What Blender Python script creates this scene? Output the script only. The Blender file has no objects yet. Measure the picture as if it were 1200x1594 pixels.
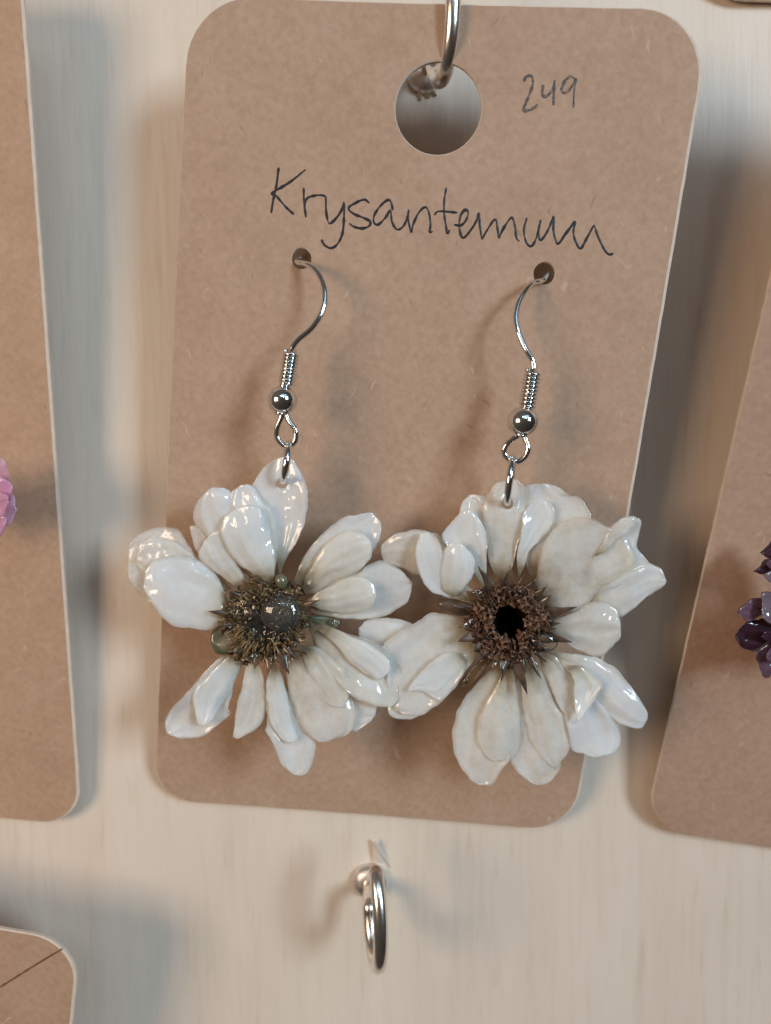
import bpy, bmesh, math, random
from mathutils import Vector, Matrix, noise, geometry

# ------------------------------------------------------------------ camera, light, exposure
R = math.radians
S = 0.001                      # everything below is written in millimetres
scene = bpy.context.scene
COL = scene.collection

cam_data = bpy.data.cameras.new('camera')
cam = bpy.data.objects.new('camera', cam_data)
COL.objects.link(cam)
F, CX, CY = 1200.0, 600.0, 797.0        # focal length and centre of the photograph in its pixels
cam_data.sensor_fit = 'VERTICAL'
cam_data.sensor_height = 24.0
cam_data.lens = 24.0 * F / 1594.0
cam_data.clip_start = 0.005
cam_data.clip_end = 50.0
D = 90.0                                 # camera to board
cam.location = (0, -D * S, 0)
rot = Matrix.Rotation(R(1.5), 3, 'Z') @ Matrix.Rotation(R(90 - 5.3), 3, 'X') @ Matrix.Rotation(R(-1.0), 3, 'Z')
cam.rotation_euler = rot.to_euler()
cam_data.dof.use_dof = True
cam_data.dof.focus_distance = 0.078
cam_data.dof.aperture_fstop = 15.0
scene.camera = cam

world = bpy.data.worlds.new('World')
scene.world = world
world.use_nodes = True
wn, wl = world.node_tree.nodes, world.node_tree.links
bg = wn['Background']
tc = wn.new('ShaderNodeTexCoord'); sx = wn.new('ShaderNodeSeparateXYZ'); mr = wn.new('ShaderNodeMapRange')
rp = wn.new('ShaderNodeValToRGB')
# the room is brighter towards its ceiling and towards the left
dt = wn.new('ShaderNodeVectorMath'); dt.operation = 'DOT_PRODUCT'; dt.inputs[1].default_value = (-0.75, 0.0, 0.66)
wl.new(tc.outputs['Generated'], dt.inputs[0]); wl.new(dt.outputs['Value'], mr.inputs['Value'])
mr.inputs['From Min'].default_value = -1; mr.inputs['From Max'].default_value = 1
wl.new(mr.outputs[0], rp.inputs[0]); wl.new(rp.outputs[0], bg.inputs[0])
e = rp.color_ramp.elements
e[0].position = 0.0; e[0].color = (0.35, 0.27, 0.22, 1)
e[1].position = 1.0; e[1].color = (1.5, 1.32, 1.18, 1)
e2 = rp.color_ramp.elements.new(0.5); e2.color = (0.80, 0.66, 0.56, 1)
bg.inputs[1].default_value = 0.08

def area(name, loc, target, size, size_y, power, color):
    ld = bpy.data.lights.new(name, 'AREA')
    ld.shape = 'RECTANGLE'; ld.size = size * S; ld.size_y = size_y * S
    ld.energy = power; ld.color = color
    o = bpy.data.objects.new(name, ld); COL.objects.link(o)
    o.location = Vector(loc) * S
    o.rotation_euler = (Vector(target) - Vector(loc)).to_track_quat('-Z', 'Y').to_euler()
    return o
area('warm_lamp', (-285, -300, 45), (0, 0, 0), 165, 150, 0.93, (1.0, 0.76, 0.56))
area('window_light', (480, -560, 190), (0, 0, 0), 160, 230, 3.75, (0.69, 0.86, 1.0))
area('sheen_panel', (190, -560, 400), (0, 0, 0), 520, 260, 0.55, (0.42, 0.73, 1.0))  # unseen cool panel, added for bluish sheen on board, petals and metal
area('glint_lamp', (-70, -520, 330), (0, 0, 0), 22, 22, 0.07, (1.0, 0.96, 0.9))  # three small lamps added only to put crisp glints on the petals
area('glint_lamp', (40, -520, 350), (0, 0, 0), 22, 22, 0.07, (0.92, 0.97, 1.0))
area('glint_lamp', (130, -520, 230), (0, 0, 0), 18, 26, 0.06, (0.9, 0.96, 1.0))

scene.view_settings.view_transform = 'Standard'
scene.view_settings.look = 'None'
scene.view_settings.exposure = -0.06
scene.view_settings.gamma = 1.0
scene.render.engine = 'CYCLES'
scene.cycles.max_bounces = 10
scene.cycles.transparent_max_bounces = 16
scene.cycles.caustics_refractive = False

# ------------------------------------------------------------------ where a traced point stands
camP = Vector((0, -D, 0))
def ray(px, py):
    return rot @ Vector(((px - CX) / F, -(py - CY) / F, -1.0))
def at(px, py, h):
    """point (mm) standing h in front of the board"""
    d = ray(px, py)
    return camP + d * ((D - h) / d.y)
class Sheet:
    """a leaning card plane: h at the top, h at the bottom, extra h per mm to the right"""
    def __init__(s, top, bottom, h1, h0, yaw=0.0, bow=0.0, xc=0.0, bowz=0.0):
        a = at(top[0], top[1], h1); b = at(bottom[0], bottom[1], h0)
        s.z1, s.z0, s.h1, s.h0, s.x0, s.yaw, s.bow, s.xc, s.bowz = a.z, b.z, h1, h0, a.x, yaw, bow, a.x + xc, bowz
    def h(s, x, z):
        k = (z - s.z0) / (s.z1 - s.z0)
        return s.h0 + (s.h1 - s.h0) * k + s.yaw * (x - s.x0) + s.bow * ((x - s.xc) / 25.0) ** 2 + s.bowz * math.sin(math.pi * max(0, min(1, k)))
    def hit(s, px, py, off=0.0):
        h = s.h0 + off
        for _ in range(12):
            p = at(px, py, h)
            h = s.h(p.x, p.z) + off
        return at(px, py, h)
    def put(s, x, z, off=0.0):
        return Vector((x, -(s.h(x, z) + off), z))

# ------------------------------------------------------------------ object helpers
def mesh_obj(name, verts, faces, mat, parent=None, smooth=True, uvs=None, mats=None, fmat=None, scale=S):
    me = bpy.data.meshes.new(name)
    me.from_pydata([tuple(Vector(v) * scale) for v in verts], [], faces)
    me.validate()
    for m in (mats or [mat]): me.materials.append(m)
    if fmat:
        for p, k in zip(me.polygons, fmat): p.material_index = k
    if smooth:
        me.polygons.foreach_set('use_smooth', [True] * len(me.polygons))
    if uvs:
        l = me.uv_layers.new(name='uv')
        for lp in me.loops: l.data[lp.index].uv = uvs[lp.vertex_index]
    me.update()
    return link(name, me, parent)
def link(name, me, parent=None, M=None):
    o = bpy.data.objects.new(name, me)
    COL.objects.link(o)
    if parent:
        o.parent = parent
    if M is not None: o.matrix_local = M
    return o
def tag(o, label=None, cat=None, group=None, kind=None):
    if label: o['label'] = label
    if cat: o['category'] = cat
    if group: o['group'] = group
    if kind: o['kind'] = kind
    return o
def empty(name, p, label, cat, group=None):
    o = bpy.data.objects.new(name, None); COL.objects.link(o)
    o.empty_display_size = 0.005
    o.location = Vector(p) * S
    ORG[o.name] = Vector(p)
    return tag(o, label, cat, group)
ORG = {}
def rel(parent, pts):
    """world mm -> parent's local mm (things are unrotated)"""
    q = parent; off = Vector((0, 0, 0))
    while q:
        off += Vector(q.location) / S
        q = q.parent
    return [Vector(p) - off for p in pts]

def catmull(pts, n):
    P = [Vector(p) for p in pts]
    Q = [2 * P[0] - P[1]] + P + [2 * P[-1] - P[-2]]
    dense = []
    for i in range(1, len(Q) - 2):
        for k in range(12):
            t = k / 12
            a, b, c, d = Q[i - 1], Q[i], Q[i + 1], Q[i + 2]
            dense.append(0.5 * ((2 * b) + (c - a) * t + (2 * a - 5 * b + 4 * c - d) * t * t + (3 * b - a - 3 * c + d) * t ** 3))
    dense.append(P[-1])
    L = [0]
    for a, b in zip(dense, dense[1:]): L.append(L[-1] + (b - a).length)
    out = []; j = 0
    for i in range(n + 1):
        s = L[-1] * i / n
        while j < len(L) - 2 and L[j + 1] < s: j += 1
        k = (s - L[j]) / max(1e-9, L[j + 1] - L[j])
        out.append(dense[j].lerp(dense[j + 1], min(1, k)))
    return out

def tube(path, r, sides=12, closed=False, cap=True):
    """verts, faces of a round tube along path (mm); r number or function of t"""
    n = len(path); V = []; Fc = []
    up = None
    T = []
    for i in range(n):
        a = path[(i - 1) % n] if closed or i > 0 else path[i]
        b = path[(i + 1) % n] if closed or i < n - 1 else path[i]
        T.append((b - a).normalized())
    up = T[0].orthogonal().normalized()
    for i in range(n):
        up = (up - T[i] * up.dot(T[i])).normalized()
        s = T[i].cross(up)
        rr = r(i / (n - 1)) if callable(r) else r
        for k in range(sides):
            a = 2 * math.pi * k / sides
            V.append(path[i] + (up * math.cos(a) + s * math.sin(a)) * rr)
    m = n if closed else n - 1
    best = 0
    if closed:      # match the seam
        best = min(range(sides), key=lambda q: sum((V[(n - 1) * sides + k] - V[(k + q) % sides]).length for k in range(0, sides, 3)))
    for i in range(m):
        for k in range(sides):
            k2 = (k + 1) % sides
            if i == n - 1:
                Fc.append((i * sides + k, i * sides + k2, (k2 + best) % sides, (k + best) % sides))
            else:
                Fc.append((i * sides + k, i * sides + k2, (i + 1) * sides + k2, (i + 1) * sides + k))
    if not closed and cap:
        Fc.append(tuple(range(sides))[::-1]); Fc.append(tuple((n - 1) * sides + k for k in range(sides)))
    return V, Fc
def tube_obj(name, path, r, mat, parent, sides=12, closed=False):
    V, Fc = tube(path, r, sides, closed)
    return mesh_obj(name, rel(parent, V), Fc, mat, parent)
def ball(c, rx, ry, rz, nu=24, nv=14, axis=None):
    V = []; Fc = []
    M = axis if axis is not None else Matrix.Identity(3)
    for i in range(nv + 1):
        th = math.pi * i / nv
        for k in range(nu):
            a = 2 * math.pi * k / nu
            V.append(c + M @ Vector((rx * math.sin(th) * math.cos(a), ry * math.sin(th) * math.sin(a), rz * math.cos(th))))
    for i in range(nv):
        for k in range(nu):
            Fc.append((i * nu + k, (i + 1) * nu + k, (i + 1) * nu + (k + 1) % nu, i * nu + (k + 1) % nu))
    return V, Fc

# ------------------------------------------------------------------ materials
def nt(name):
    m = bpy.data.materials.new(name); m.use_nodes = True
    n, l = m.node_tree.nodes, m.node_tree.links
    return m, n, l, n['Principled BSDF'], n['Material Output']
def ramp(n, stops):
    r = n.new('ShaderNodeValToRGB')
    el = r.color_ramp.elements
    while len(el) < len(stops): el.new(0.5)
    for q, (p, c) in zip(el, stops):
        q.position = p; q.color = (*c, 1) if len(c) == 3 else c
    return r
def texnoise(n, l, vec, scale, detail=4, rough=0.55, mscale=None):
    if mscale:
        mp = n.new('ShaderNodeMapping'); mp.inputs['Scale'].default_value = mscale
        l.new(vec, mp.inputs[0]); vec = mp.outputs[0]
    t = n.new('ShaderNodeTexNoise')
    t.inputs['Scale'].default_value = scale; t.inputs['Detail'].default_value = detail; t.inputs['Roughness'].default_value = rough
    l.new(vec, t.inputs['Vector'])
    return t
def mixc(n, l, fac, a, b, mode='MIX'):
    m = n.new('ShaderNodeMix'); m.data_type = 'RGBA'; m.blend_type = mode
    if isinstance(fac, float): m.inputs[0].default_value = fac
    else: l.new(fac, m.inputs[0])
    for s, v in ((6, a), (7, b)):
        if isinstance(v, tuple): m.inputs[s].default_value = (*v, 1)
        else: l.new(v, m.inputs[s])
    return m.outputs[2]
def bump(n, l, h, strength, dist, prev=None):
    b = n.new('ShaderNodeBump'); b.inputs['Strength'].default_value = strength; b.inputs['Distance'].default_value = dist
    l.new(h, b.inputs['Height'])
    if prev: l.new(prev, b.inputs['Normal'])
    return b.outputs[0]

def mat_wood():
    m, n, l, p, o = nt('pale_plywood')
    v = n.new('ShaderNodeTexCoord').outputs['Object']
    a = texnoise(n, l, v, 9, 5, 0.6, (9, 1, 1.1))          # broad vertical bands
    b = texnoise(n, l, v, 60, 6, 0.65, (14, 1, 0.9))       # fine fibres
    c = texnoise(n, l, v, 300, 3, 0.6, (6, 1, 0.5))
    g = texnoise(n, l, v, 22, 4, 0.5)
    r1 = ramp(n, [(0.3, (0.71, 0.59, 0.475)), (0.5, (0.75, 0.64, 0.53)), (0.72, (0.78, 0.68, 0.57))])
    l.new(a.outputs[0], r1.inputs[0])
    r2 = ramp(n, [(0.30, (0.80, 0.76, 0.71)), (0.5, (1, 1, 1)), (0.75, (1.04, 1.05, 1.06))])
    l.new(b.outputs[0], r2.inputs[0])
    c0 = mixc(n, l, 0.30, r1.outputs[0], r2.outputs[0], 'MULTIPLY')
    pore = texnoise(n, l, v, 260, 2, 0.5, (3.5, 1, 0.5))
    rpo = ramp(n, [(0.28, (0.92, 0.89, 0.85)), (0.40, (1, 1, 1))]); l.new(pore.outputs[0], rpo.inputs[0])
    c1 = mixc(n, l, 0.75, c0, rpo.outputs[0], 'MULTIPLY')
    r3 = ramp(n, [(0.35, (0.90, 0.90, 0.90)), (0.65, (1.0, 1.0, 1.0))])
    l.new(g.outputs[0], r3.inputs[0])
    c2 = mixc(n, l, 0.7, c1, r3.outputs[0], 'MULTIPLY')
    l.new(c2, p.inputs['Base Color'])
    p.inputs['Roughness'].default_value = 0.46
    p.inputs['Specular IOR Level'].default_value = 0.55
    n1 = bump(n, l, b.outputs[0], 0.035, 0.0010)
    n2 = bump(n, l, c.outputs[0], 0.10, 0.0004, n1)
    l.new(n2, p.inputs['Normal'])
    return m
def mat_kraft(name, tone=(1, 1, 1)):
    m, n, l, p, o = nt(name)
    v = n.new('ShaderNodeTexCoord').outputs['Object']
    a = texnoise(n, l, v, 160, 5, 0.6)
    b = texnoise(n, l, v, 700, 4, 0.6)
    b2 = texnoise(n, l, v, 900, 3, 0.6, (1.5, 1, 0.9))
    T = lambda c: tuple(x * y for x, y in zip(c, tone))
    r1 = ramp(n, [(0.30, T((0.425, 0.280, 0.192))), (0.5, T((0.45, 0.30, 0.208))), (0.72, T((0.47, 0.32, 0.227)))])
    l.new(a.outputs[0], r1.inputs[0])
    def fib(rz, sc, seedv):
        mp = n.new('ShaderNodeMapping'); mp.inputs['Rotation'].default_value = (0, R(rz), 0)
        mp.inputs['Location'].default_value = (seedv, 0, seedv)
        l.new(v, mp.inputs[0])
        return texnoise(n, l, mp.outputs[0], sc, 3, 0.55, (1.15, 1, 0.9)).outputs[0]
    fa = fib(35, 1500, 0.1); fb = fib(-55, 1300, 0.7); fc_ = fib(85, 1700, 1.3)
    r2 = ramp(n, [(0.36, (0.945, 0.935, 0.925)), (0.5, (1, 1, 1)), (0.66, (1.05, 1.055, 1.065))])
    l.new(fa, r2.inputs[0])
    r2b = ramp(n, [(0.36, (0.95, 0.94, 0.93)), (0.5, (1, 1, 1)), (0.66, (1.045, 1.05, 1.06))])
    l.new(fb, r2b.inputs[0])
    c0 = mixc(n, l, 0.9, r1.outputs[0], r2.outputs[0], 'MULTIPLY')
    c1 = mixc(n, l, 0.9, c0, r2b.outputs[0], 'MULTIPLY')
    # sparse dark and light fibres
    vo = n.new('ShaderNodeTexVoronoi'); vo.inputs['Scale'].default_value = 380
    mp = n.new('ShaderNodeMapping'); mp.inputs['Scale'].default_value = (2.6, 1, 0.55); mp.inputs['Rotation'].default_value = (0, R(20), 0)
    w = texnoise(n, l, v, 200, 2)
    add = n.new('ShaderNodeVectorMath'); add.operation = 'MULTIPLY_ADD'
    l.new(w.outputs['Color'], add.inputs[0]); add.inputs[1].default_value = (0.008,) * 3; l.new(v, add.inputs[2])
    l.new(add.outputs[0], mp.inputs[0]); l.new(mp.outputs[0], vo.inputs['Vector'])
    r3 = ramp(n, [(0.0, (1, 1, 1)), (0.10, (0.6, 0.6, 0.6)), (0.16, (0, 0, 0))])
    l.new(vo.outputs['Distance'], r3.inputs[0])
    sel = n.new('ShaderNodeSeparateColor'); l.new(vo.outputs['Color'], sel.inputs[0])
    g1 = n.new('ShaderNodeMath'); g1.operation = 'GREATER_THAN'; g1.inputs[1].default_value = 0.80; l.new(sel.outputs[0], g1.inputs[0])
    g2 = n.new('ShaderNodeMath'); g2.operation = 'LESS_THAN'; g2.inputs[1].default_value = 0.22; l.new(sel.outputs[0], g2.inputs[0])
    f1 = n.new('ShaderNodeMath'); f1.operation = 'MULTIPLY'; l.new(r3.outputs[0], f1.inputs[0]); l.new(g1.outputs[0], f1.inputs[1])
    f2 = n.new('ShaderNodeMath'); f2.operation = 'MULTIPLY'; l.new(r3.outputs[0], f2.inputs[0]); l.new(g2.outputs[0], f2.inputs[1])
    f1b = n.new('ShaderNodeMath'); f1b.operation = 'MULTIPLY'; f1b.inputs[1].default_value = 0.45; l.new(f1.outputs[0], f1b.inputs[0])
    f2b = n.new('ShaderNodeMath'); f2b.operation = 'MULTIPLY'; f2b.inputs[1].default_value = 0.45; l.new(f2.outputs[0], f2b.inputs[0])
    c2 = mixc(n, l, f1b.outputs[0], c1, (0.16, 0.09, 0.06))
    c3 = mixc(n, l, f2b.outputs[0], c2, (0.70, 0.55, 0.42))
    l.new(c3, p.inputs['Base Color'])
    p.inputs['Roughness'].default_value = 0.62
    p.inputs['Specular IOR Level'].default_value = 0.35
    n1 = bump(n, l, a.outputs[0], 0.04, 0.0006)
    n2 = bump(n, l, b2.outputs[0], 0.30, 0.00014, n1)
    l.new(n2, p.inputs['Normal'])
    return m
def mat_plain(name, col, rough=0.5, metallic=0.0, noise_amt=0.0, nscale=400):
    m, n, l, p, o = nt(name)
    p.inputs['Roughness'].default_value = rough; p.inputs['Metallic'].default_value = metallic
    v = n.new('ShaderNodeTexCoord').outputs['Object']
    t = texnoise(n, l, v, nscale, 4)
    lo = tuple(c * (1 - noise_amt) for c in col); hi = tuple(min(1, c * (1 + noise_amt)) for c in col)
    r = ramp(n, [(0.3, lo), (0.7, hi)]); l.new(t.outputs[0], r.inputs[0])
    l.new(r.outputs[0], p.inputs['Base Color'])
    return m, n, l, p, t
def mat_petal(name, tipc, midc, basec, clear, gloss=0.022, spot=0.12, sss=0.5):
    m, n, l, p, o = nt(name)
    uv = n.new('ShaderNodeUVMap'); uv.uv_map = 'uv'
    ob = n.new('ShaderNodeTexCoord').outputs['Object']
    s = n.new('ShaderNodeSeparateXYZ'); l.new(uv.outputs[0], s.inputs[0])
    big = texnoise(n, l, ob, 330, 4, 0.6)
    ma = n.new('ShaderNodeMath'); ma.operation = 'MULTIPLY_ADD'; ma.inputs[1].default_value = 0.22
    sb = n.new('ShaderNodeMath'); sb.operation = 'SUBTRACT'; sb.inputs[1].default_value = 0.5
    l.new(big.outputs[0], sb.inputs[0]); l.new(sb.outputs[0], ma.inputs[0]); l.new(s.outputs[1], ma.inputs[2])
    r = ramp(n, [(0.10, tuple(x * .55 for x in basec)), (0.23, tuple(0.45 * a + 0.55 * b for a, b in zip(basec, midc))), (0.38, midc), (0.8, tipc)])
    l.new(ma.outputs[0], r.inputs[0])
    vein = texnoise(n, l, uv.outputs[0], 9, 4, 0.6, (1.0, 0.12, 1))
    rv = ramp(n, [(0.35, (0.90, 0.885, 0.86)), (0.6, (1, 1, 1))]); l.new(vein.outputs[0], rv.inputs[0])
    c1 = mixc(n, l, 0.32, r.outputs[0], rv.outputs[0], 'MULTIPLY')
    rb = ramp(n, [(0.30, (0.93, 0.915, 0.89)), (0.6, (1, 1, 1))]); l.new(big.outputs[0], rb.inputs[0])
    c2 = mixc(n, l, spot, c1, rb.outputs[0], 'MULTIPLY')
    l.new(c2, p.inputs['Base Color'])
    p.inputs['Roughness'].default_value = 0.6
    p.inputs['IOR'].default_value = 1.35
    p.inputs['Subsurface Weight'].default_value = sss
    p.inputs['Subsurface Radius'].default_value = (1.0, 0.75, 0.5)
    p.inputs['Subsurface Scale'].default_value = 0.0016
    p.inputs['Coat Weight'].default_value = 1.0
    p.inputs['Coat Roughness'].default_value = gloss
    p.inputs['Coat IOR'].default_value = 1.72
    n0 = bump(n, l, vein.outputs[0], 0.15, 0.0004)
    l.new(n0, p.inputs['Normal'])
    wob = texnoise(n, l, ob, 380, 2, 0.45)
    n1 = bump(n, l, wob.outputs[0], 0.50, 0.0008)
    n2 = bump(n, l, vein.outputs[0], 0.05, 0.0004, n1)
    l.new(n2, p.inputs['Coat Normal'])
    tl = n.new('ShaderNodeBsdfTranslucent'); l.new(c2, tl.inputs[0])
    tr = n.new('ShaderNodeBsdfTransparent'); tr.inputs[0].default_value = (0.97, 0.93, 0.86, 1)
    m1 = n.new('ShaderNodeMixShader'); m1.inputs[0].default_value = 0.20
    l.new(p.outputs[0], m1.inputs[1]); l.new(tl.outputs[0], m1.inputs[2])
    m2 = n.new('ShaderNodeMixShader')
    rc = ramp(n, [(0.34, (min(0.9, clear * 1.7),) * 3), (0.66, (clear * 0.5,) * 3)]); l.new(big.outputs[0], rc.inputs[0])
    ru = n.new('ShaderNodeUVMap'); ru.uv_map = 'rim'
    rs = n.new('ShaderNodeSeparateXYZ'); l.new(ru.outputs[0], rs.inputs[0])
    rr_ = n.new('ShaderNodeMapRange'); rr_.inputs['From Min'].default_value = 0.72; rr_.inputs['From Max'].default_value = 1.0
    rr_.inputs['To Min'].default_value = 0.0; rr_.inputs['To Max'].default_value = 0.34 if clear > 0 else 0.0
    l.new(rs.outputs[0], rr_.inputs['Value'])
    ad = n.new('ShaderNodeMath'); ad.operation = 'ADD'; ad.use_clamp = True
    l.new(rr_.outputs[0], ad.inputs[0]); l.new(rc.outputs[0], ad.inputs[1])
    l.new(ad.outputs[0], m2.inputs[0])
    l.new(m1.outputs[0], m2.inputs[1]); l.new(tr.outputs[0], m2.inputs[2])
    l.new(m2.outputs[0], o.inputs[0])
    return m

W_ = (0.86, 0.855, 0.81)
PETAL = dict(
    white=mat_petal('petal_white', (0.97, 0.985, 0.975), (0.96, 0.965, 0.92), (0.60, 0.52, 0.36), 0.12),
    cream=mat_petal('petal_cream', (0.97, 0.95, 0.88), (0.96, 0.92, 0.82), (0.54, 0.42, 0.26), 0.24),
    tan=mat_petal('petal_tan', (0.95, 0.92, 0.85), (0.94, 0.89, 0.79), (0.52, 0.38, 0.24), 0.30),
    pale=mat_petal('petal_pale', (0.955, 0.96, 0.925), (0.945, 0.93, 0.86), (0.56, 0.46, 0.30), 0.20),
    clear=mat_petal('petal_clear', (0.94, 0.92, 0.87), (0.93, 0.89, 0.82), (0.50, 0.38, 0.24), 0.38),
)
PINK = [mat_petal('petal_pink', (0.74, 0.36, 0.56), (0.76, 0.33, 0.52), (0.7, 0.3, 0.42), 0.03),
        mat_petal('petal_pale_pink', (0.76, 0.47, 0.60), (0.74, 0.40, 0.54), (0.7, 0.3, 0.42), 0.05)]
PURPLE = [mat_petal('petal_dark_violet', (0.050, 0.013, 0.030), (0.03, 0.008, 0.018), (0.02, 0.006, 0.01), 0.0, sss=0),
          mat_petal('petal_mauve', (0.17, 0.085, 0.125), (0.12, 0.055, 0.08), (0.06, 0.03, 0.05), 0.02, sss=0.1),
          mat_petal('petal_lilac', (0.24, 0.17, 0.20), (0.16, 0.10, 0.13), (0.10, 0.06, 0.10), 0.05, sss=0.1)]
def mat_brown(name, c0, c1, rough=0.35, coat=0.8):
    m, n, l, p, t = mat_plain(name, c0, rough, 0, 0.0, 900)
    r = ramp(n, [(0.3, c0), (0.7, c1)]); l.new(t.outputs[0], r.inputs[0]); l.new(r.outputs[0], p.inputs['Base Color'])
    p.inputs['Coat Weight'].default_value = coat; p.inputs['Coat Roughness'].default_value = 0.12
    return m
M_FLORET = [mat_brown('dried_floret_brown', (0.12, 0.070, 0.028), (0.27, 0.165, 0.07)),
            mat_brown('dried_floret_ochre', (0.20, 0.13, 0.05), (0.42, 0.28, 0.13)),
            mat_brown('dried_floret_dark', (0.055, 0.04, 0.02), (0.12, 0.085, 0.045))]
M_FLORET_R = [mat_brown('dried_floret_rust', (0.12, 0.055, 0.028), (0.24, 0.125, 0.07), 0.45, 0.4),
              mat_brown('dried_floret_sienna', (0.16, 0.08, 0.04), (0.30, 0.17, 0.10), 0.45, 0.4),
              mat_brown('dried_floret_umber', (0.05, 0.022, 0.012), (0.11, 0.05, 0.028), 0.45, 0.4)]
M_BRACT = mat_brown('dried_bract_brown', (0.035, 0.020, 0.013), (0.12, 0.075, 0.045))
M_BRACT_LT = mat_petal('bract_amber', (0.20, 0.12, 0.06), (0.20, 0.125, 0.065), (0.08, 0.045, 0.02), 0.30, sss=0)
M_EYE = mat_brown('flower_eye_brown', (0.018, 0.010, 0.006), (0.075, 0.045, 0.022), 0.4, 0.6)
M_GREEN = mat_brown('calyx_olive', (0.055, 0.055, 0.03), (0.16, 0.16, 0.09), 0.3, 1.0)
M_PIT = mat_brown('flower_pit_dark', (0.004, 0.002, 0.0015), (0.016, 0.007, 0.004), 0.9, 0.0)  # near-black colour puts the hollow's shade into the pit itself
M_PIT.node_tree.nodes['Principled BSDF'].inputs['Specular IOR Level'].default_value = 0.1

def mat_resin():
    # clear thin resin: a glossy skin by Fresnel over see-through material with a faint milky body
    m, n, l, p, o = nt('clear_resin')
    p.inputs['Base Color'].default_value = (0.80, 0.82, 0.80, 1)
    p.inputs['Roughness'].default_value = 0.4
    g = n.new('ShaderNodeBsdfGlossy'); g.inputs['Roughness'].default_value = 0.03; g.inputs['Color'].default_value = (1, 1, 1, 1)
    t = n.new('ShaderNodeBsdfTransparent'); t.inputs[0].default_value = (0.93, 0.93, 0.90, 1)
    mk = n.new('ShaderNodeMixShader'); mk.inputs[0].default_value = 0.012
    l.new(t.outputs[0], mk.inputs[1]); l.new(p.outputs[0], mk.inputs[2])
    f = n.new('ShaderNodeFresnel'); f.inputs[0].default_value = 1.5
    mx = n.new('ShaderNodeMixShader'); l.new(f.outputs[0], mx.inputs[0])
    l.new(mk.outputs[0], mx.inputs[1]); l.new(g.outputs[0], mx.inputs[2])
    l.new(mx.outputs[0], o.inputs[0])
    return m
M_RESIN = mat_resin()
M_RESIN_GLEAM = mat_resin()  # milkier body paints a pale highlight into the resin drop
for _n in M_RESIN_GLEAM.node_tree.nodes:
    if _n.type == 'FRESNEL': _n.inputs[0].default_value = 1.55
    if _n.type == 'MIX_SHADER' and not _n.inputs[0].is_linked: _n.inputs[0].default_value = 0.045
def mat_metal(name, col, rough, b=0.05):
    m, n, l, p, t = mat_plain(name, col, rough, 1.0, 0.04, 600)
    l.new(bump(n, l, t.outputs[0], b, 0.0004), p.inputs['Normal'])
    rr = n.new('ShaderNodeMapRange'); rr.inputs['To Min'].default_value = rough * 0.6; rr.inputs['To Max'].default_value = rough * 1.5
    l.new(t.outputs[0], rr.inputs['Value']); l.new(rr.outputs[0], p.inputs['Roughness'])
    return m
M_STEEL = mat_metal('polished_steel_wire', (0.80, 0.80, 0.79), 0.10)
M_HOOK = mat_metal('nickel_cup_hook', (0.86, 0.82, 0.77), 0.22)
M_COLLAR = mat_metal('dull_nickel', (0.80, 0.76, 0.73), 0.42, 0.35)
M_WOOD = mat_wood()
M_KRAFT = mat_kraft('kraft_card')
M_KRAFT_L = mat_kraft('kraft_card_warm', (1.0, 0.95, 0.90))
M_KRAFT_R = mat_kraft('kraft_card_rosy', (0.98, 0.92, 0.92))
M_EDGE = mat_plain('cut_card_edge', (0.66, 0.55, 0.45), 0.8, 0, 0.08, 900)[0]
M_INK = mat_plain('black_pen_ink', (0.016, 0.015, 0.020), 0.45, 0, 0.5, 1500)[0]
def mat_pencil():
    m, n, l, p, t = mat_plain('graphite', (0.085, 0.08, 0.08), 0.5, 0.0, 0.3, 2500)
    v = n.new('ShaderNodeTexCoord').outputs['Object']
    t2 = texnoise(n, l, v, 5000, 2)
    r = ramp(n, [(0.42, (0, 0, 0)), (0.62, (0.75, 0.75, 0.75))]); l.new(t2.outputs[0], r.inputs[0])
    tr = n.new('ShaderNodeBsdfTransparent'); mx = n.new('ShaderNodeMixShader')
    l.new(r.outputs[0], mx.inputs[0]); l.new(p.outputs[0], mx.inputs[1]); l.new(tr.outputs[0], mx.inputs[2])
    l.new(mx.outputs[0], n['Material Output'].inputs[0])
    return m
M_PENCIL = mat_pencil()
M_LINE = mat_plain('brown_pencil', (0.16, 0.09, 0.04), 0.6, 0, 0.3, 2000)[0]

# ------------------------------------------------------------------ board
V = []; Fc = []
bx0, bx1, bz0, bz1 = -260, 260, -260, 240
V = [(bx0, 0, bz0), (bx1, 0, bz0), (bx1, 0, bz1), (bx0, 0, bz1), (bx0, 12, bz0), (bx1, 12, bz0), (bx1, 12, bz1), (bx0, 12, bz1)]
Fc = [(0, 1, 2, 3), (5, 4, 7, 6), (0, 4, 5, 1), (1, 5, 6, 2), (2, 6, 7, 3), (3, 7, 4, 0)]
board = mesh_obj('wall_board', V, Fc, M_WOOD, None, smooth=False)
tag(board, 'pale smooth plywood board with faint vertical grain behind all the cards', kind='structure')

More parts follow.
